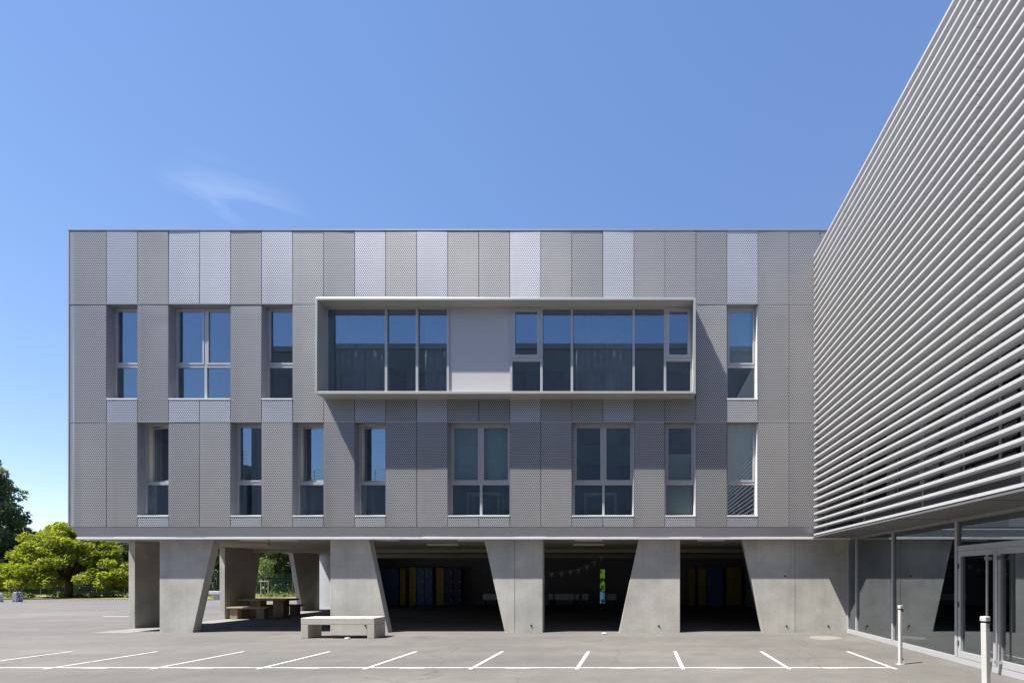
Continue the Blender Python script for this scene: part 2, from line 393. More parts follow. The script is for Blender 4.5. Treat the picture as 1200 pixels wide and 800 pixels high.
# fascia, lip, soffit
xe0, xe1 = XL+.06, fx(93, 14.5)
m = MB()
m.prism([(14.38, zB-.004), (14.46, 2.885), (14.60, 2.885), (14.60, zB-.004)], lambda y, z: (xe0 if z > 3 else xe1, y, z), lambda y, z: (XR-.01, y, z))
m.prism([(xe0, zB-.004), (xe1, 2.885), (xe1+.12, 2.885), (xe1+.12, zB-.004)], lambda x, z: (x, 14.61, z), lambda x, z: (x, YB-.01, z))
m.build('fascia', M['fascia'], SB)
m = MB(); m.box(xe1-.01, XR-.02, 14.41, 14.55, 2.805, 2.882); m.box(xe1-.01, xe1+.12, 14.552, YB-.02, 2.805, 2.882); m.bevel(.008).build('edge_trim', M['lip'], SB)
m = MB(); m.box(xe1+.13, XR-.25, 14.62, YB-.3, 2.86, 3.10)
m.build('soffit', M['soffit'], SB)
m = MB(); m.box(xe1+.2, 6.1, 20.6, 20.9, 2.72, 2.857); m.box(xe1+.2, 6.1, 25.3, 25.6, 2.66, 2.857); m.build('ceiling_beam', M['soffit'], SB)
for px in (300, 335, 452, 553, 690, 833):
    x = fx(px, 15.1); m = MB(); m.box(x-.42, x+.42, 15.0, 15.12, 2.80, 2.857); o = m.build('ceiling_light', M['light'], SB)
for px in (298, 420, 520, 690): 
    x = fx(px, 17.2); m = MB(); m.box(x-.55, x+.55, 17.1, 17.24, 2.79, 2.857); m.build('ceiling_light', M['light'], SB)
# pillars
zt = 2.855
def pillar(bl, br, tl, tr, y0=Yp, t=.25):
    P = [(fx(bl, y0), -.05), (fx(br, y0), -.05), (fx(tr, y0), zt), (fx(tl, y0), zt)]
    m = MB(); m.prism(P, lambda x, z: (x, y0, z), lambda x, z: (x, y0+t, z)); m.bevel(.012)
    return m.build('pillar', M['concrete'], SB)
p1 = pillar(187, 225.5, 187, 250.5); p2 = pillar(387, 455.5, 387, 432); p3 = pillar(592, 636, 567, 636); p4 = pillar(724.5, 797, 748.7, 797)
P = [(fx(894.5, Yp), -.05), (6.30, -.05), (6.30, zt), (fx(870, Yp), zt)]
m = MB(); m.prism(P, lambda x, z: (x, Yp, z), lambda x, z: (x, Yp+.25, z)); m.bevel(.012); p5 = m.build('pillar', M['concrete'], SB); p5['label'] = 'widest pillar, a concrete wall ending against the glazed annexe'
for par, px, py in ((p3, 622.6, 732.6), (p4, 772, 733), (p5, 921.7, 733), (p5, 970.7, 733), (p5, 920, 674.5)):
    x, z = fx(px, Yp), fz(py, Yp); m = MB(); m.cyl((x, Yp-.006, z), (x, Yp+.003, z), .03, .026, 14); m.cyl((x+.008, Yp-.02, z+.005), (x+.008, Yp-.005, z+.005), .014); m.build('anchor_cap', M['black'], par)
for par, px in ((p3, 603), (p5, 931.5)):
    x = fx(px, Yp); m = MB(); m.box(x-.006, x+.006, Yp-.003, Yp+.004, .02, 2.80); m.build('casting_joint', M['strip_conc'], par)
def wpillar(yb0, yb1, yt0, yt1):
    P = [(yb0, -.05), (yb1, -.05), (yt1, zt), (yt0, zt)]
    m = MB(); m.prism(P, lambda y, z: (-16.7, y, z), lambda y, z: (-16.49, y, z)); m.bevel(.01)
    return m.build('pillar', M['concrete'], SB)
wpillar(15.8, 17.3, 15.8, 17.0); wpillar(19.22, 20.6, 19.22, 21.05); wpillar(23.65, 24.9, 22.98, 24.9)
# undercroft: back hall
m = MB(); m.box(-16.7, -15.95, 25.2, 25.4, 0, zt); m.box(-16.7, -16.5, 25.41, YB-.3, 0, zt); m.build('clad_wall', M['white_panel'], SB)
m = MB(); m.box(-15.93, -15.1, 25.25, 25.32, .03, 2.15); d = m.build('door', M['door_yellow'], SB)
m = MB(); m.cyl((-15.2, 25.2, 1.0), (-15.2, 25.2, 1.15), .012); m.build('handle', M['steel'], d)
m = MB(); m.box(-15.93, -14.9, 25.26, 25.4, 2.155, zt); m.box(-15.08, -14.9, 25.26, 25.4, 0, 2.15)
m.box(-16.29, 6.1, 28.7, 28.9, 0, zt); m.box(-16.48, -16.3, 25.42, 28.9, 0, zt); m.box(6.11, 6.3, Yp+.26, 28.9, 0, zt); m.build('hall_wall', M['hall'], SB)
# daylit strip window in the hall wall
xw = fx(706, 28.6); m = MB(); m.ring(xw-.18, xw+.18, 28.62, 28.70, .08, 2.15, .03); wn = m.build('strip_window', M['black'], SB)
wn['label'] = 'narrow strip window glowing green above and blue below at the back of the hall'
m = MB(); m.box(xw-.148, xw+.148, 28.66, 28.68, .85, 2.118); m.build('pane', M['lit_green'], wn)
m = MB(); m.box(xw-.148, xw+.148, 28.66, 28.68, .112, .845); m.build('pane', M['lit_blue'], wn)

# windows
def pane_box(x0, x1, z0, z1, y, par, mat='glass'):
    m = MB(); m.box(x0, x1, y, y+.008, z0, z1); return m.build('pane', M[mat], par)
def window(ci, n, row, sash_open=0, blinds=()):
    x0 = CXm[ci][0]; x1 = CXm[ci+n-1][1]
    zb = (zs1, zs2)[row]; zt_ = (z2, z3)[row]; zm = (4.45, 7.975)[row]
    fw = .045; b = zb+.005; t_ = zt_-.012
    m = MB()
    m.box(x0+.012, x0+.012+fw, Yw, Yw+.07, b, t_); m.box(x1-.012-fw, x1-.012, Yw, Yw+.07, b, t_)
    xs = [x0+.012] + [(x0+(x1-x0)*k/n) for k in range(1, n)] + [x1-.012]
    for k in range(1, n): m.box(xs[k]-.035, xs[k]+.035, Yw, Yw+.07, b, t_)
    cells = []
    for k in range(n):
        a = xs[k]+(fw if k == 0 else .035); c = xs[k+1]-(fw if k == n-1 else .035); cells.append((a, c))
        m.box(a, c, Yw+.001, Yw+.069, t_-.05, t_); m.box(a, c, Yw+.001, Yw+.069, b, b+.045); m.box(a, c, Yw+.001, Yw+.069, zm, zm+.085)
    w = m.build('window', M['frame'], SB)
    for k, (a, c) in enumerate(cells):
        pane_box(a+.001, c-.001, b+.046, zm-.001, Yw+.035, w)
        s0, s1, q0, q1 = a+.004, c-.004, zm+.089, t_-.054
        m = MB(); m.ring(s0, s1, Yw-.01, Yw+.05, q0, q1, .052)
        s = m.build('sash', M['frame'], w)
        p = pane_box(s0+.053, s1-.053, q0+.053, q1-.053, Yw+.02, w)
        if sash_open:
            hx, hy = s1, Yw+.05
            R = Matrix.Translation((hx, hy, 0)) @ Matrix.Rotation(-sash_open, 4, 'Z') @ Matrix.Translation((-hx, -hy, 0))
            for o in (s, p):
                wl = WLOC[o.name]; nl = R @ wl; o.location = nl-WLOC[w.name]; o.rotation_euler = (0, 0, -sash_open)
            s['label'] = 'sash standing open into the room'
        if sash_open:
            m = MB(); m.box(x0-.03, x0+.075, Yw+.085, Yw+.30, b, t_); m.build('inner_lining', M['blind2'], w)
        if k < len(blinds) and blinds[k]:
            kind, frac, lo = blinds[k]
            m = MB(); m.box(a+.02, c-.02, Yw+.12, Yw+.126, (zm+.1 if not lo else b+.05), (t_-.06 if not lo else zm+frac))
            m.cyl((a+.02, Yw+.14, t_-.05), (c-.02, Yw+.14, t_-.05), .025); m.build('roller_blind' if not lo else 'privacy_screen', M[kind], w)
    m = MB(); m.box(x0+.004, x1-.004, Yf+.03, Yw-.005, zb-.012, zb+.012); m.box(x0+.004, x1-.004, Yf-.008, Yf+.03, zb-.024, zb+.012); m.build('sill', M['sill'], w)
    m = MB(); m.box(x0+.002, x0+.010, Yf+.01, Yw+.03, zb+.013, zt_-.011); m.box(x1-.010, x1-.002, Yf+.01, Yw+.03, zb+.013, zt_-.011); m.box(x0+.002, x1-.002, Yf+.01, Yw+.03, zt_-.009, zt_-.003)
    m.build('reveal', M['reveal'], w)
    m = MB(); m.box(x1-.024, x1-.0105, Yf+.06, Yw-.002, zb+.013, zt_-.011); m.build('sunlit_reveal', M['sill'], w)  # white strip on this jamb only: sunlight on the reveal put into colour
    return w
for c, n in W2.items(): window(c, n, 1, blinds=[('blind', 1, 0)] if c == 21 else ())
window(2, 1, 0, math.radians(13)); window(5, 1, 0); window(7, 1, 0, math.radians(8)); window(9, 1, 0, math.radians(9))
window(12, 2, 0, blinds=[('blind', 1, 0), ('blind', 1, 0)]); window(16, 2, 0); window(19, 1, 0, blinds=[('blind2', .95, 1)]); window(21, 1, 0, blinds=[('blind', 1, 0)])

# projecting bay
Ybf = 13.93; bx0, bx1 = fx(369, Ybf), fx(815.5, Ybf); bz0, bz1 = fz(461, Ybf), fz(348.5, Ybf); T = .07; Yg = 14.30
m = MB(); m.ring(bx0, bx1, Ybf, Yf+.33, bz0, bz1, T); m.bevel(.006, 1)
BAY = m.build('projecting_bay', M['bay'], SB)
ix0, ix1, iz0, iz1 = bx0+T, bx1-T, bz0+T, bz1-T
m = MB()
m.ring(ix0+.002, ix1-.002, Yg, Yg+.09, iz0+.002, iz1-.002, .045)
gx = lambda px: fx(px, Yg)
for px in (452.5, 488.7, 525, 599, 634.5, 670.2, 742.5, 779.3):
    x = gx(px); m.box(x-.034, x+.034, Yg-.012, Yg+.092, iz0+.048, iz1-.048)
zr = fz(421, Yg)
for a, b in ((599, 634.5), (779.3, 811)): m.box(gx(a)+.035, (gx(b)-.035 if b < 800 else ix1-.048), Yg-.005, Yg+.088, zr-.045, zr+.045)
m.build('bay_frame', M['frame'], BAY)
def bp(a, b, z0, z1, mat='glass'):
    xa = gx(a)+.035 if a else ix0+.048; xb = gx(b)-.035 if b else ix1-.048
    return xa, xb, z0, z1
za, zb_ = iz0+.049, iz1-.049
for a, b in ((0, 452.5), (452.5, 488.7), (488.7, 525), (634.5, 670.2), (670.2, 742.5), (742.5, 779.3)):
    xa, xb, _, _ = bp(a, b, 0, 0); pane_box(xa, xb, za, zb_, Yg+.05, BAY)
for a, b in ((599, 634.5), (779.3, 0)):
    xa, xb, _, _ = bp(a, b, 0, 0); pane_box(xa, xb, za, zr-.046, Yg+.05, BAY)
    m = MB(); m.ring(xa+.003, xb-.003, Yg-.02, Yg+.05, zr+.048, zb_-.003, .085); m.build('sash', M['frame'], BAY)
    pane_box(xa+.089, xb-.089, zr+.134, zb_-.089, Yg+.02, BAY)
xa, xb, _, _ = bp(525, 599, 0, 0)
m = MB(); m.box(xa, xb, Yg+.02, Yg+.06, za, zb_); m.build('infill_panel', M['infill'], BAY)

# curtains inside the bay
def curtain(x0, x1, label, y=Yg+.35):
    bm = MB(); n = max(12, int((x1-x0)/.035)); pr = None
    for i in range(n+1):
        x = x0+(x1-x0)*i/n; yy = y+.014*math.sin(i*1.15)+.012*math.sin(i*.37)
        c = (bm.bm.verts.new((x, yy, bz0+.14)), bm.bm.verts.new((x, yy, bz1-.16)))
        if pr: bm.bm.faces.new((pr[0], c[0], c[1], pr[1]))
        pr = c
    o = bm.build('curtain', M['curtain'], None, True)
    s = o.modifiers.new('thickness', 'SOLIDIFY'); s.thickness = .006
    tag(o, label, 'curtain', 'curtains hanging in the bay window')
curtain(ix0+.1, gx(449), 'dark curtain behind the wide pane at one end of the bay window')
curtain(gx(492), gx(523), 'narrow dark curtain beside the white infill panel of the bay')
curtain(gx(673), gx(740), 'dark curtain behind the wide middle pane of the bay window')
# classroom tables glimpsed behind the double windows
def rtable(x0, x1, y, label, z=3.37, h=.95):
    t = thing('classroom_table', label, 'table', ((x0+x1)/2, y+.3, z), 'tables in the classrooms')
    m = MB(); m.box(x0, x1, y, y+.6, z+h-.03, z+h); m.bevel(.006, 1).build('tabletop', M['offwhite'], t)
    for xx in (x0+.03, x1-.03):
        for yy in (y+.03, y+.57): m = MB(); m.cyl((xx, yy, z), (xx, yy, z+h-.03), .024); m.build('leg', M['white'], t)
rtable(fx(548, 15.2), fx(586, 15.2), 15.1, 'white legged table behind the double window with two teal blinds')
rtable(fx(684, 15.2), fx(722, 15.2), 15.2, 'white legged table behind the double window without blinds')

# ------------------------------------------------------------------ annexe
XG = 6.28; XLv = 5.14; YA0, YA1 = -5.0, 14.33
AN = thing('annexe_building', 'annexe with rows of white horizontal louvres over a glazed ground floor entrance', 'building', (9, 5, 0))
zl0 = 2.908; zl1 = fz(303, Yf)
m = MB()
def awall(z0, z1): m.box(6.30, 6.5, YA0, YA1, z0, z1)
awall(2.96, 3.7); awall(5.9, 7.2); awall(9.4, 10.98)
for y in np.arange(YA0, YA1-.3, 2.42): m.box(6.30, 6.5, y, y+.42, 3.7, 5.9); m.box(6.30, 6.5, y, y+.42, 7.2, 9.4)
m.build('wall', M['annexe'], AN)
m = MB(); m.box(6.52, 13.5, YA0, YA1-.05, 10.80, 10.95); m.build('roof', M['soffit'], AN)
m = MB(); m.box(13.3, 13.5, YA0, YA1-.05, 0, 10.79); m.box(6.52, 13.28, YA0, YA0+.2, 0, 10.79); m.box(6.52, 13.28, YA0+.22, YA1-.05, 5.95, 6.2); m.box(6.52, 13.28, YA1-.13, YA1-.06, 6.21, 10.79); m.box(6.52, 13.28, YA1-.13, YA1-.06, 3.1, 5.94); m.box(6.31, 13.28, 14.66, 14.76, 0, 3.09); m.box(6.53, 13.27, YA1-.05, 14.65, 3.0, 3.08); m.build('inner_wall', M['interior'], AN)
for z0, z1 in ((3.7, 5.9), (7.2, 9.4)):
    for y in np.arange(YA0, YA1-2.4, 2.42):
        a, b = y+.43, y+2.41
        m = MB(); m.box(6.34, 6.40, a, a+.05, z0+.01, z1-.01); m.box(6.34, 6.40, b-.05, b, z0+.01, z1-.01); m.box(6.34, 6.40, (a+b)/2-.03, (a+b)/2+.03, z0+.01, z1-.01)
        m.box(6.341, 6.399, a+.051, (a+b)/2-.031, z1-.06, z1-.01); m.box(6.341, 6.399, (a+b)/2+.031, b-.051, z1-.06, z1-.01)
        w = m.build('window', M['screen'], AN)
        for (c, d_) in ((a+.052, (a+b)/2-.032), ((a+b)/2+.032, b-.052)):
            m = MB(); m.box(6.36, 6.368, c, d_, z0+.012, z1-.062); m.build('pane', M['darkpane'], w)
# soffit over the entrance
m = MB(); m.box(XLv+.012, 6.26, YA0, 14.645, 2.85, 2.905); m.build('entrance_soffit', M['annexe'], AN)
for y in np.arange(YA0+.2, YA1, 2.42):
    m = MB(); m.box(XLv+.02, 6.25, y-.004, y+.004, 2.846, 2.852); m.build('soffit_joint', M['black'], AN)
# louvre screen
m = MB()
for y in np.arange(14.1, YA0, -2.42): m.box(XLv+.27, XLv+.34, y-.03, y+.03, 2.955, zl1-.02)
for z in (3.3, 6.5, 9.9):
    for y in np.arange(14.1, YA0, -2.42): m.box(XLv+.341, 6.298, y-.025, y+.025, z, z+.08)
SC = m.build('louvre_screen', M['screen'], AN)
nl = 40; pitch = (zl1-zl0)/nl
joints = [7.4-2*2.42, 7.4, 7.4+2*2.42]
for i in range(nl+1):
    z = zl0+i*pitch; m = MB()
    P = [(XLv, z), (XLv+.20, z+.006), (XLv+.20, z+.044), (XLv, z+.050)]
    ends = [YA0]+[j for j in joints]+[14.32]
    for a, b in zip(ends, ends[1:]): m.prism(P, lambda x, zz: (x, a+.009, zz), lambda x, zz: (x, b-.009, zz))
    for j in joints: m.box(XLv+.006, XLv+.19, j-.02, j+.02, z+.012, z+.040)
    m.build('louvre', M['louvre'], SC)
# ground floor glazing
def yv(px): return XG*F/(px-CX)
m = MB()
m.box(XG-.03, XG+.06, YA0, YA1+.3, .004, .12)                                 # bottom rail
for y in (YA1+.26, 14.0, yv(1047), yv(1122), 4.6, 2.0): m.box(XG-.035, XG+.08, y-.035, y+.035, .121, 2.779)
yd0, yd1 = yv(1122)-.04, 7.30
m.box(XG-.03, XG+.06, yd1-.05, yd1+.0, .121, 2.779)
m.box(XG-.031, XG+.061, yd1+.001, yd0-.001, 2.20, 2.30)
m.build('glazing_frame', M['frame'], AN)
m = MB(); m.box(XG-.02, XG+.05, YA0, YA1+.3, 2.782, 2.847); m.build('head_rail', M['screen'], AN)
def apane(y0, y1, z0, z1, par=AN):
    m = MB(); m.box(XG+.01, XG+.018, y0, y1, z0, z1); return m.build('pane', M['glass_dark'], par)
apane(14.04, YA1+.22, .12, 2.78); apane(yv(1047)+.036, 13.96, .12, 2.78); apane(yv(1122)+.036, yv(1047)-.036, .12, 2.78); apane(yd1, yd0, 2.301, 2.779)
for a, b in ((4.64, yd1-.06), (2.04, 4.56), (YA0, 1.96)): apane(a, b, .12, 2.78)
ymid = yv(1170.5)
for k, (a, b) in enumerate(((ymid+.004, yd0-.02), (yd1+.01, ymid-.004))):
    m = MB()
    m.box(XG-.034, XG+.05, a, a+.085, .125, 2.195); m.box(XG-.034, XG+.05, b-.085, b, .125, 2.195)
    m.box(XG-.034, XG+.05, a+.085, b-.085, 2.09, 2.195); m.box(XG-.034, XG+.05, a+.085, b-.085, .125, .24)
    d = m.build('door', M['frame'], AN)
    apane(a+.086, b-.086, .241, 2.089, d)
    yh = a+.13 if k == 0 else b-.10
    m = MB(); m.cyl((XG-.11, yh, .16), (XG-.11, yh, 2.08), .019)
    for z in (.22, 2.02): m.cyl((XG-.11, yh, z), (XG-.03, yh, z), .012); m.box(XG-.14, XG-.036, yh-.03, yh+.03, z-.03, z+.03)
    m.build('handle', M['steel'], d)
    for z in (.4, 1.15, 1.9):
        yy = b-.03 if k == 0 else a+.03
        m = MB(); m.cyl((XG-.042, yy, z-.05), (XG-.042, yy, z+.05), .012); m.build('hinge', M['black'], d)
m = MB(); m.box(6.45, 13.28, YA0+.22, YA1, .0, .006); m.build('entrance_floor', M['hall'], AN)

# ------------------------------------------------------------------ buildings behind the camera, seen in the window glass
OB = thing('office_block', 'tall dark office block mirrored in the bay window glass', 'building', (-8, -13, 0))
Zb = 19.4; m = MB(); m.box(-30, 14, -18, -8.2, 0, Zb-.4); m.build('wall', M['opposite'], OB)
m = MB(); m.box(-30.1, 14.1, -18.1, -8.1, Zb-.398, Zb); m.build('roof', M['screen'], OB)
for r in range(5):
    for c in range(14):
        x = -29+c*3.05; z = 1.4+r*3.5; m = MB(); m.ring(x, x+1.9, -8.25, -8.14, z, z+1.9, .08); w = m.build('window', M['opposite'], OB)
        m = MB(); m.box(x+.081, x+1.819, -8.195, -8.19, z+.081, z+1.819); m.build('pane', M['hall'], w)
LB = thing('terraced_building', 'low dark building with a railed roof terrace mirrored in first floor glass', 'building', (-42, -13, 0))
m = MB(); m.box(-55, -30.4, -18, -8.2, 0, 10.3); m.box(-55, -30.4, -8.19, -8.0, 5.2, 5.5); m.build('wall', M['opposite'], LB)
m = MB()
for x in np.arange(-54.8, -30.4, 1.6): m.box(x-.03, x+.03, -8.4, -8.34, 10.3, 11.35)
for z in (10.6, 10.85, 11.1, 11.35): m.box(-54.9, -30.45, -8.40, -8.341, z-.02, z+.02)
m.build('railing', M['sill'], LB)

# ------------------------------------------------------------------ small things on the yard
B = thing('concrete_bench', 'pale concrete bench with a hanging central block, in front of the pillars', 'bench', (fx(395, 13.26), 13.54, 0))
Y0, Y1 = 13.26, 13.83; X0, X1 = fx(352.5, Y0), fx(438.8, Y0); zt_b = .563
m = MB(); m.box(X0, X1, Y0, Y1, zt_b-.19, zt_b); m.bevel(.012).build('seat', M['bench'], B)
m = MB(); m.box(X0+.001, X0+.2, Y0+.001, Y1-.001, 0, zt_b-.192); m.bevel(.01).build('leg', M['bench'], B)
m = MB(); m.box(X1-.2, X1-.001, Y0+.001, Y1-.001, 0, zt_b-.192); m.bevel(.01).build('leg', M['bench'], B)
xm = fx(387, Y0); m = MB(); m.box(xm, X1-.203, Y0+.002, Y1-.002, .085, zt_b-.192); m.bevel(.01).build('storage_block', M['bench'], B)
m = MB(); m.cyl((fx(428, Y0), Y0-.012, fz(732.5, Y0)), (fx(428, Y0), Y0+.003, fz(732.5, Y0)), .022, n=12); m.build('anchor_cap', M['black'], B)
def scrap(x, y, label):
    bm = MB(); bmesh.ops.create_icosphere(bm.bm, subdivisions=2, radius=.06)
    for v in bm.bm.verts: v.co = Vector((v.co.x*1.3, v.co.y, max(0, v.co.z*.6+.015)))*(1+random.uniform(-.35, .35))+Vector((x, y, .004))
    tag(bm.build('paper_scrap', M['white']), label, 'litter')
scrap(fx(409, 13.2), 13.14, 'small white paper scrap on the asphalt under the bench front')
scrap(fx(708.5, 14.3), 14.25, 'small white paper scrap on the asphalt by the fourth pillar')
# picnic set
t = thing('picnic_table', 'brown concrete picnic table on two thick legs under the building', 'table', (-15.45, 20.1, 0))
m = MB(); m.box(-16.42, -14.45, 19.75, 20.5, .70, .78); m.bevel(.015).build('tabletop', M['concrete_dark'], t)
for a, b in ((-16.1, -15.65), (-15.15, -14.7)): m = MB(); m.box(a, b, 19.95, 20.3, 0, .698); m.bevel(.02).build('leg', M['concrete_dark'], t)
for y, xa, xb, lab in ((19.12, -16.36, -14.75, 'concrete picnic bench before the table, one end lit by the sun'), (20.85, -16.3, -14.7, 'concrete picnic bench behind the picnic table')):
    t = thing('picnic_bench', lab, 'bench', ((xa+xb)/2, y+.2, 0), 'benches at the picnic table')
    m = MB(); m.box(xa, xb, y, y+.38, .42, .49); m.bevel(.012).build('seat', M['concrete_dark'], t)
    for a in (xa+.1, xb-.45): m = MB(); m.box(a, a+.3, y+.06, y+.32, 0, .418); m.bevel(.015).build('leg', M['concrete_dark'], t)
t = thing('white_bench', 'white slab bench at the grass verge seen between two pillars', 'bench', (-31.2, 35, 0))
m = MB(); m.box(-32.2, -30.2, 34.75, 35.3, .42, .64); m.bevel(.012).build('seat', M['white'], t)
for a in (-32.0, -30.7): m = MB(); m.box(a, a+.3, 34.85, 35.2, 0, .418); m.build('leg', M['white'], t)
# bollards
def bollard(x, y, h, s, lean, rot, label):
    t = thing('bollard', label, 'bollard', (x, y, 0), 'white posts in front of the entrance')
    t.rotation_euler = (0, lean, rot)
    m = MB(); m.box(x-s, x+s, y-s, y+s, 0, h-.09); m.bevel(.006).build('post', M['white'], t)
    m = MB(); m.box(x-s-.006, x+s+.006, y-s-.006, y+s+.006, h-.065, h); m.bevel(.008).build('cap', M['white'], t)
    m = MB(); m.box(x-s+.008, x+s-.008, y-s+.008, y+s-.008, h-.0895, h-.0655); m.build('neck', M['black'], t)
    m = MB(); m.cyl((x+s, y, h-.10), (x+s+.035, y, h-.10), .022); m.build('knob', M['black'], t)
    m = MB(); m.cyl((x+s, y, .10), (x+s+.03, y, .10), .022); m.build('knob', M['black'], t)
    m = MB(); m.box(x-s-.03, x+s+.03, y-s-.03, y+s+.03, 0, .012); m.build('base_plate', M['white'], t)
bollard(fx(1055, 9.36), 9.36, 1.14, .029, 0, .25, 'white square post at the end of the parking line')
bollard(fx(1156, 6.5), 6.5, 1.165, .037, math.radians(-1.3), .3, 'slightly leaning white square post before the glass doors')
m = MB(); x, y = fx(967.5, 13.4), 13.4; m.cyl((x, y, .001), (x, y, .009), .42, .415, 40); m.cyl((x, y, .0091), (x, y, .011), .33, .33, 40)
tag(m.build('manhole_cover', M['manhole']), 'round pale manhole cover in the asphalt by the annexe', 'manhole cover')
# painted blocks at the far edge of the yard
def block(x, y, w, h, mat, label):
    bm = MB(); bm.box(x-w/2, x+w/2, y-w/2, y+w/2, 0, h); bm.bevel(.05, 3)
    for v in bm.bm.verts:
        k = v.co.z/h; v.co.x = x+(v.co.x-x)*(1-.12*k*k); v.co.y = y+(v.co.y-y)*(1-.12*k*k)
    tag(bm.build('painted_block', mat), label, 'block')
block(fx(20.5, 32.3), 32.3, .36, .66, M['scribble'], 'small white block covered in dark scribbled graffiti at the yard edge')
block(fx(-2.5, 32.0), 32.0, .36, .56, M['grey_block'], 'pale plain block at the yard edge, cut by the frame')
# hall contents
def locker(x0, x1, mat, label, doors=4):
    y0, y1 = 27.95, 28.4
    t = thing('locker', label, 'locker', ((x0+x1)/2, 28.2, 0), 'tall lockers at the back of the undercroft')
    m = MB(); m.box(x0, x1, y0+.02, y1, .02, 2.2); m.build('body', mat, t)
    h = 2.1/doors
    for k in range(doors):
        z = .07+k*h; m = MB(); m.box(x0+.012, x1-.012, y0, y0+.018, z+.008, z+h-.008); d = m.build('door', mat, t)
        m = MB(); m.box(x1-.07, x1-.045, y0-.012, y0-.001, z+h*.45, z+h*.6); m.build('handle', M['steel'], d)
lk = lambda px: fx(px, 27.95)
for a, b, mm, lab in ((447.5, 457, 'blue', 'first blue locker in the bay beside the bench, next to the pillar'), (457.4, 467, 'blue', 'second blue locker, against the narrow yellow one'),
    (468.5, 474.8, 'yellow', 'narrow bright yellow locker between blue lockers and a gap'), (479.5, 487.4, 'yellow', 'wide yellow locker touching a pair of blue lockers'),
    (488, 497, 'blue', 'blue locker touching the wide yellow one'), (497.4, 506.5, 'blue', 'blue locker ending the middle pair, a gap beside it'),
    (511, 520, 'yellow', 'yellow locker touching the dark navy lockers'), (520.6, 530, 'navy', 'navy locker touching a yellow one'), (530.4, 540, 'navy', 'navy locker at the dim end of the row behind the wide opening'),
    (808, 814, 'yellow', 'dim narrow yellow locker at one end of the row in the rightmost opening'), (818.5, 828, 'yellow', 'dim yellow locker beside the blue pair in the rightmost opening'), (829, 838, 'blue', 'dim blue locker touching a yellow one in the rightmost opening'),
    (838.4, 847, 'blue', 'dim blue locker beside a gap in the rightmost opening'), (852, 860, 'yellow', 'dim yellow locker of the touching yellow pair in the rightmost opening, gap side'), (860.4, 869, 'yellow', 'last dim yellow locker nearest the annexe in the rightmost opening')):
    locker(lk(a), lk(b), M[mm], lab)
def lowtable(pa, pb, label, Y=25.9):
    x0, x1 = fx(pa, Y), fx(pb, Y); t = thing('low_table', label, 'table', ((x0+x1)/2, Y+.2, 0), 'white tables in the hall')
    m = MB(); m.box(x0, x1, Y, Y+.5, .44, .77); m.bevel(.01, 1).build('top', M['offwhite'], t)
    for a in (x0+.03, x1-.07): m = MB(); m.box(a, a+.04, Y+.1, Y+.4, 0, .439); m.build('leg', M['black'], t)
for a, b, lab in ((566, 582, 'white low table half hidden behind the third front pillar'), (643, 648, 'smallest white low table, beside the long one'), (649.5, 673, 'longest white low table under the bunting'),
    (674.5, 678, 'tiny white low table stand at the end of the long one'), (682, 689, 'short white low table under the rising bunting'), (711, 722, 'white low table beside the glowing strip window')): lowtable(a, b, lab)
YB_ = 22.0; pts = [(fx(px, YB_), YB_, fz(py-3, YB_)) for px, py in ((636, 672), (646.4, 674), (658, 673), (668.5, 671), (678, 669), (688, 665), (696.6, 660), (704.8, 654), (712, 647.5))]
pts.append((fx(716, YB_), YB_, 2.855))
BU = thing('bunting', 'string of small pale pennants hanging across the dark hall', 'bunting', pts[0])
m = MB()
for a, b in zip(pts, pts[1:]): m.cyl(a, b, .006, n=6)
m.build('cord', M['pennant'], BU)
for p in pts[1:-2]:
    m = MB(); m.prism([(-.11, 0), (.11, 0), (.0, -.24)], lambda x, z: (p[0]+x, p[1]-.008, p[2]+z), lambda x, z: (p[0]+x, p[1]-.004, p[2]+z)); m.build('pennant', M['pennant'], BU)

# ------------------------------------------------------------------ trees
def leafmesh(name, pts, size, mat, parent, flat=0.):
    n = len(pts); pts = np.asarray(pts)
    a = rng.normal(size=(n, 3)); a[:, 2] *= (1-flat); a /= np.linalg.norm(a, axis=1)[:, None]
    b = rng.normal(size=(n, 3)); b -= (b*a).sum(1)[:, None]*a; b /= np.linalg.norm(b, axis=1)[:, None]
    s = size*rng.uniform(.6, 1.35, n)[:, None]
    V = np.stack([pts-a*s*.55, pts+b*s*.3, pts+a*s*.6, pts-b*s*.3], 1).reshape(-1, 3).astype(np.float32)
    me = bpy.data.meshes.new(name); me.vertices.add(4*n); me.vertices.foreach_set('co', V.ravel())
    me.loops.add(4*n); me.loops.foreach_set('vertex_index', np.arange(4*n, dtype=np.int32))
    me.polygons.add(n); me.polygons.foreach_set('loop_start', np.arange(0, 4*n, 4, dtype=np.int32))
    me.update(calc_edges=True); me.validate()
    return place(name, me, mat, parent)
def clump(c, r, n, flat=.6):
    d = rng.normal(size=(n, 3)); d /= np.linalg.norm(d, axis=1)[:, None]
    rad = r*rng.uniform(.25, 1, n)**.45
    return np.asarray(c)+d*rad[:, None]*np.array([1, 1, flat])
def limbs(m, base, top, r, ends):
    m.cyl(base, top, r, r*.7, 10)
    for e in ends:
        mid = (np.asarray(top)*.45+np.asarray(e)*.55)+np.array([0, 0, .25]); m.cyl(top, mid, r*.5, r*.3, 7); m.cyl(mid, e, r*.3, r*.1, 6)
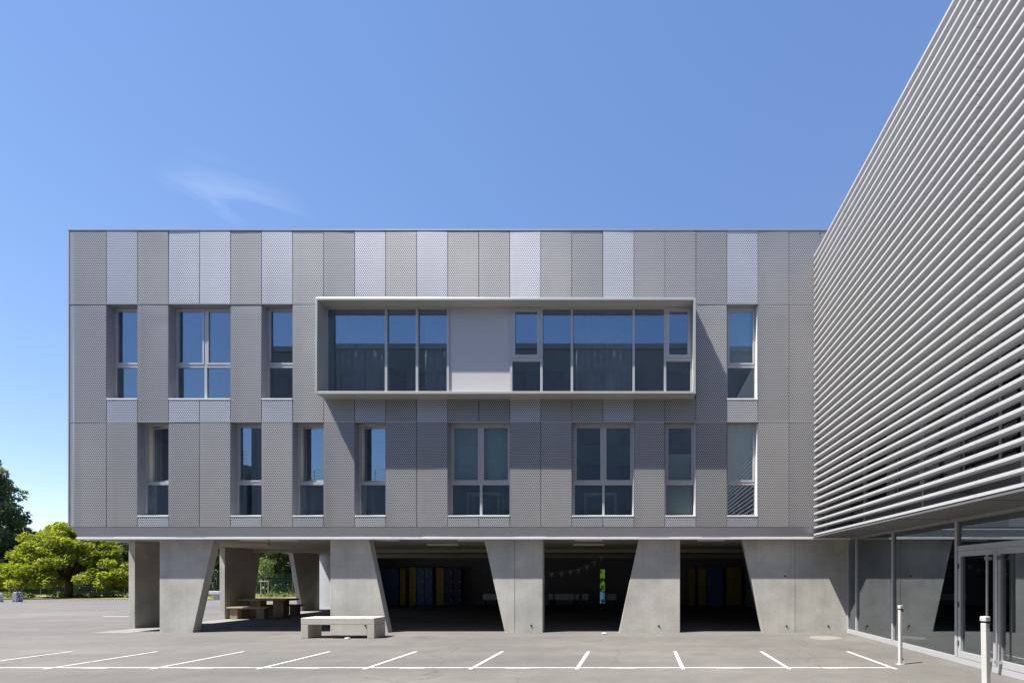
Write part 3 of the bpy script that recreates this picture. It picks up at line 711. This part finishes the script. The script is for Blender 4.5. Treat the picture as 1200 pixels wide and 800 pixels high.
def tree(x, y, clumps, n, size, mat, th, r, label, name='tree', group=None, nl=10, flat=.6, kind='tree'):
    t = thing(name, label, kind, (x, y, 0), group)
    P = np.concatenate([clump(c, rr, max(30, int(n*rr*rr/sum(q[1]**2 for q in clumps))), flat) for c, rr in clumps]); P[:, 2] = np.maximum(P[:, 2], .12)
    leafmesh('crown', P, size, mat, t)
    m = MB(); ch = [clumps[i][0] for i in rng.choice(len(clumps), min(nl, len(clumps)), False)]
    limbs(m, (x, y, -.1), (x+.1, y, th), r, ch); m.build('trunk', M['bark'], t, True)
    return t
# bright spreading tree
cl = []
bxc, byc = fx(80, 39), 39.0
for i in range(210):
    a = rng.uniform(0, 2*math.pi); q = math.sqrt(rng.uniform(0, 1)); R = 3.95*(1+.10*math.sin(3*a+1))
    top = 5.45*(1-.72*q**2.4)+.25; z = top*rng.uniform(.55, 1) if q < .7 else rng.uniform(.95, max(1.3, top))
    cl.append(((bxc+R*q*math.cos(a), byc+R*.85*q*math.sin(a), z), rng.uniform(.35, .68)))
tree(bxc, byc, cl, 46000, .19, M['leaf_bright'], 1.5, .28, 'bright yellow green tree with a broad low crown at the yard edge', nl=16, flat=.85)
# dark evergreen at the frame's edge
cl = []; dx, dy = fx(-40, 46), 46.0
for i in range(400):
    k = rng.uniform(0, 1)**1.3; z = .7+13.4*k; R = 6.3*(1-k)**.62*(1+.10*math.sin(k*17+.5)) if k > .12 else 5.9
    a = rng.uniform(0, 2*math.pi); q = rng.uniform(.25, 1)**.5
    cl.append(((dx+R*q*math.cos(a), dy+R*q*math.sin(a), z), rng.uniform(.5, 1.0)))
tree(dx, dy, cl, 70000, .24, M['leaf_dark'], 9, .45, 'tall dark evergreen tree cut by the edge of the photo', nl=24, flat=.8)
def bush(x, y, h, R, label, mat='leaf_mid', n=9000):
    cl = []
    for i in range(34):
        k = rng.uniform(0, 1)**.8; z = .35+(h-.7)*k; rr = R*math.sqrt(max(.08, 1-(k*1.02-.3)**2))*(.95 if k < .6 else .7)
        a = rng.uniform(0, 2*math.pi); q = rng.uniform(.2, 1)**.5
        cl.append(((x+rr*q*math.cos(a), y+rr*q*math.sin(a), z), rng.uniform(.5, .95)))
    tree(x, y, cl, n, .24, M[mat], h*.4, .16, label, name='tree', group='dark trees behind the mesh fence', nl=8, flat=.8)
desc = ['dark tree behind the fence, beneath the evergreen', 'dark tree behind the fence, below the bright tree on its evergreen side', 'dark tree behind the fence, hidden by the trunk of the bright tree',
        'dark tree behind the fence, peeping out past the bright tree', 'dark tree behind the fence, next to the first side pillar', 'dark tree behind the fence, seen over the white bench',
        'dark tree behind the fence, hidden by the second side pillar', 'dark tree straight behind the staked sapling', 'dark tree behind the fence, at the clad wall side']
for i, d_ in enumerate(desc):
    x = -61+i*4.0+rng.uniform(-.5, .5); bush(x, 47+rng.uniform(-1.2, 1.5), rng.uniform(6.0, 6.8) if i > 1 else 4.6, 2.7, d_, 'leaf_mid' if i % 3 else 'leaf_dark')
bush(-51.0, 49.6, 6.9, 2.5, 'dark tree behind the fence, showing between the bright tree and the first side pillar', 'leaf_mid', 14000)
# a closed belt of undergrowth behind them
P = np.stack([rng.uniform(-80, -14, 26000), rng.uniform(50, 54, 26000), 4.9*rng.uniform(0, 1, 26000)**.9], 1); P[:, 2] *= .85+.15*np.sin(P[:, 0]*.7)
o = leafmesh('undergrowth', P, .42, M['leaf_dark'], None); struct(o, 'stuff'); tag(o, 'dark belt of undergrowth closing the view behind the trees', 'undergrowth')
# low plants and tufts along the verge
P = []
for i in range(240):
    x = rng.uniform(-64, -24); y = rng.uniform(37.5, 42.2); P.append(clump((x, y, .16), rng.uniform(.12, .4), 34, .8))
P = np.concatenate(P); P[:, 2] = np.abs(P[:, 2])
o = leafmesh('grass_tufts', P, .14, M['leaf_pale'], None); struct(o, 'stuff'); tag(o, 'dry grass and weeds along the verge', 'grass')
# staked sapling
sx, sy = fx(311, 40), 40.0
t = thing('sapling', 'thin young tree tied between wooden stakes on the verge', 'tree', (sx, sy, 0))
m = MB(); m.cyl((sx, sy, 0), (sx, sy, 2.4), .035, .02, 8)
br = []
for i in range(16):
    a = i*2.4; z = 1.35+i*.085; e = (sx+.45*math.cos(a)*(1-.3*i/16), sy+.45*math.sin(a), z+.45); m.cyl((sx, sy, z), e, .012, .005, 5); br.append(e)
m.build('trunk', M['bark'], t, True)
leafmesh('crown', np.concatenate([clump(e, .24, 42, .9) for e in br]+[clump((sx, sy, 2.75), .35, 110, 1)]), .12, M['leaf_pale'], t)
t = thing('tree_stake', 'wooden stake frame with a crossbar holding the sapling', 'stake', (sx, sy, 0))
for dx_ in (-.32, .28): m = MB(); m.cyl((sx+dx_, sy-.06, 0), (sx+dx_, sy-.06, 1.38), .035, n=10); m.build('post', M['wood'], t)
m = MB(); m.box(sx-.42, sx+.38, sy-.13, sy-.095, 1.28, 1.37); m.build('crossbar', M['wood'], t)
# fence
FY = 43.2
t = thing('mesh_fence', 'green wire mesh fence with slim posts along the verge', 'fence', (-42, FY, 0))
xs = np.arange(-66, -17, 2.5)
for x in xs: m = MB(); m.box(x-.03, x+.03, FY-.03, FY+.03, 0, 2.0); m.build('post', M['fence'], t)
for a, b in zip(xs, xs[1:]):
    m = MB()
    for z in np.arange(.08, 1.95, .155): m.box(a+.032, b-.032, FY-.006, FY+.006, z-.006, z+.006)
    for x in np.arange(a+.1, b, .2): m.box(x-.004, x+.004, FY-.012, FY-.0065, .05, 1.96)
    m.build('mesh_panel', M['fence'], t)
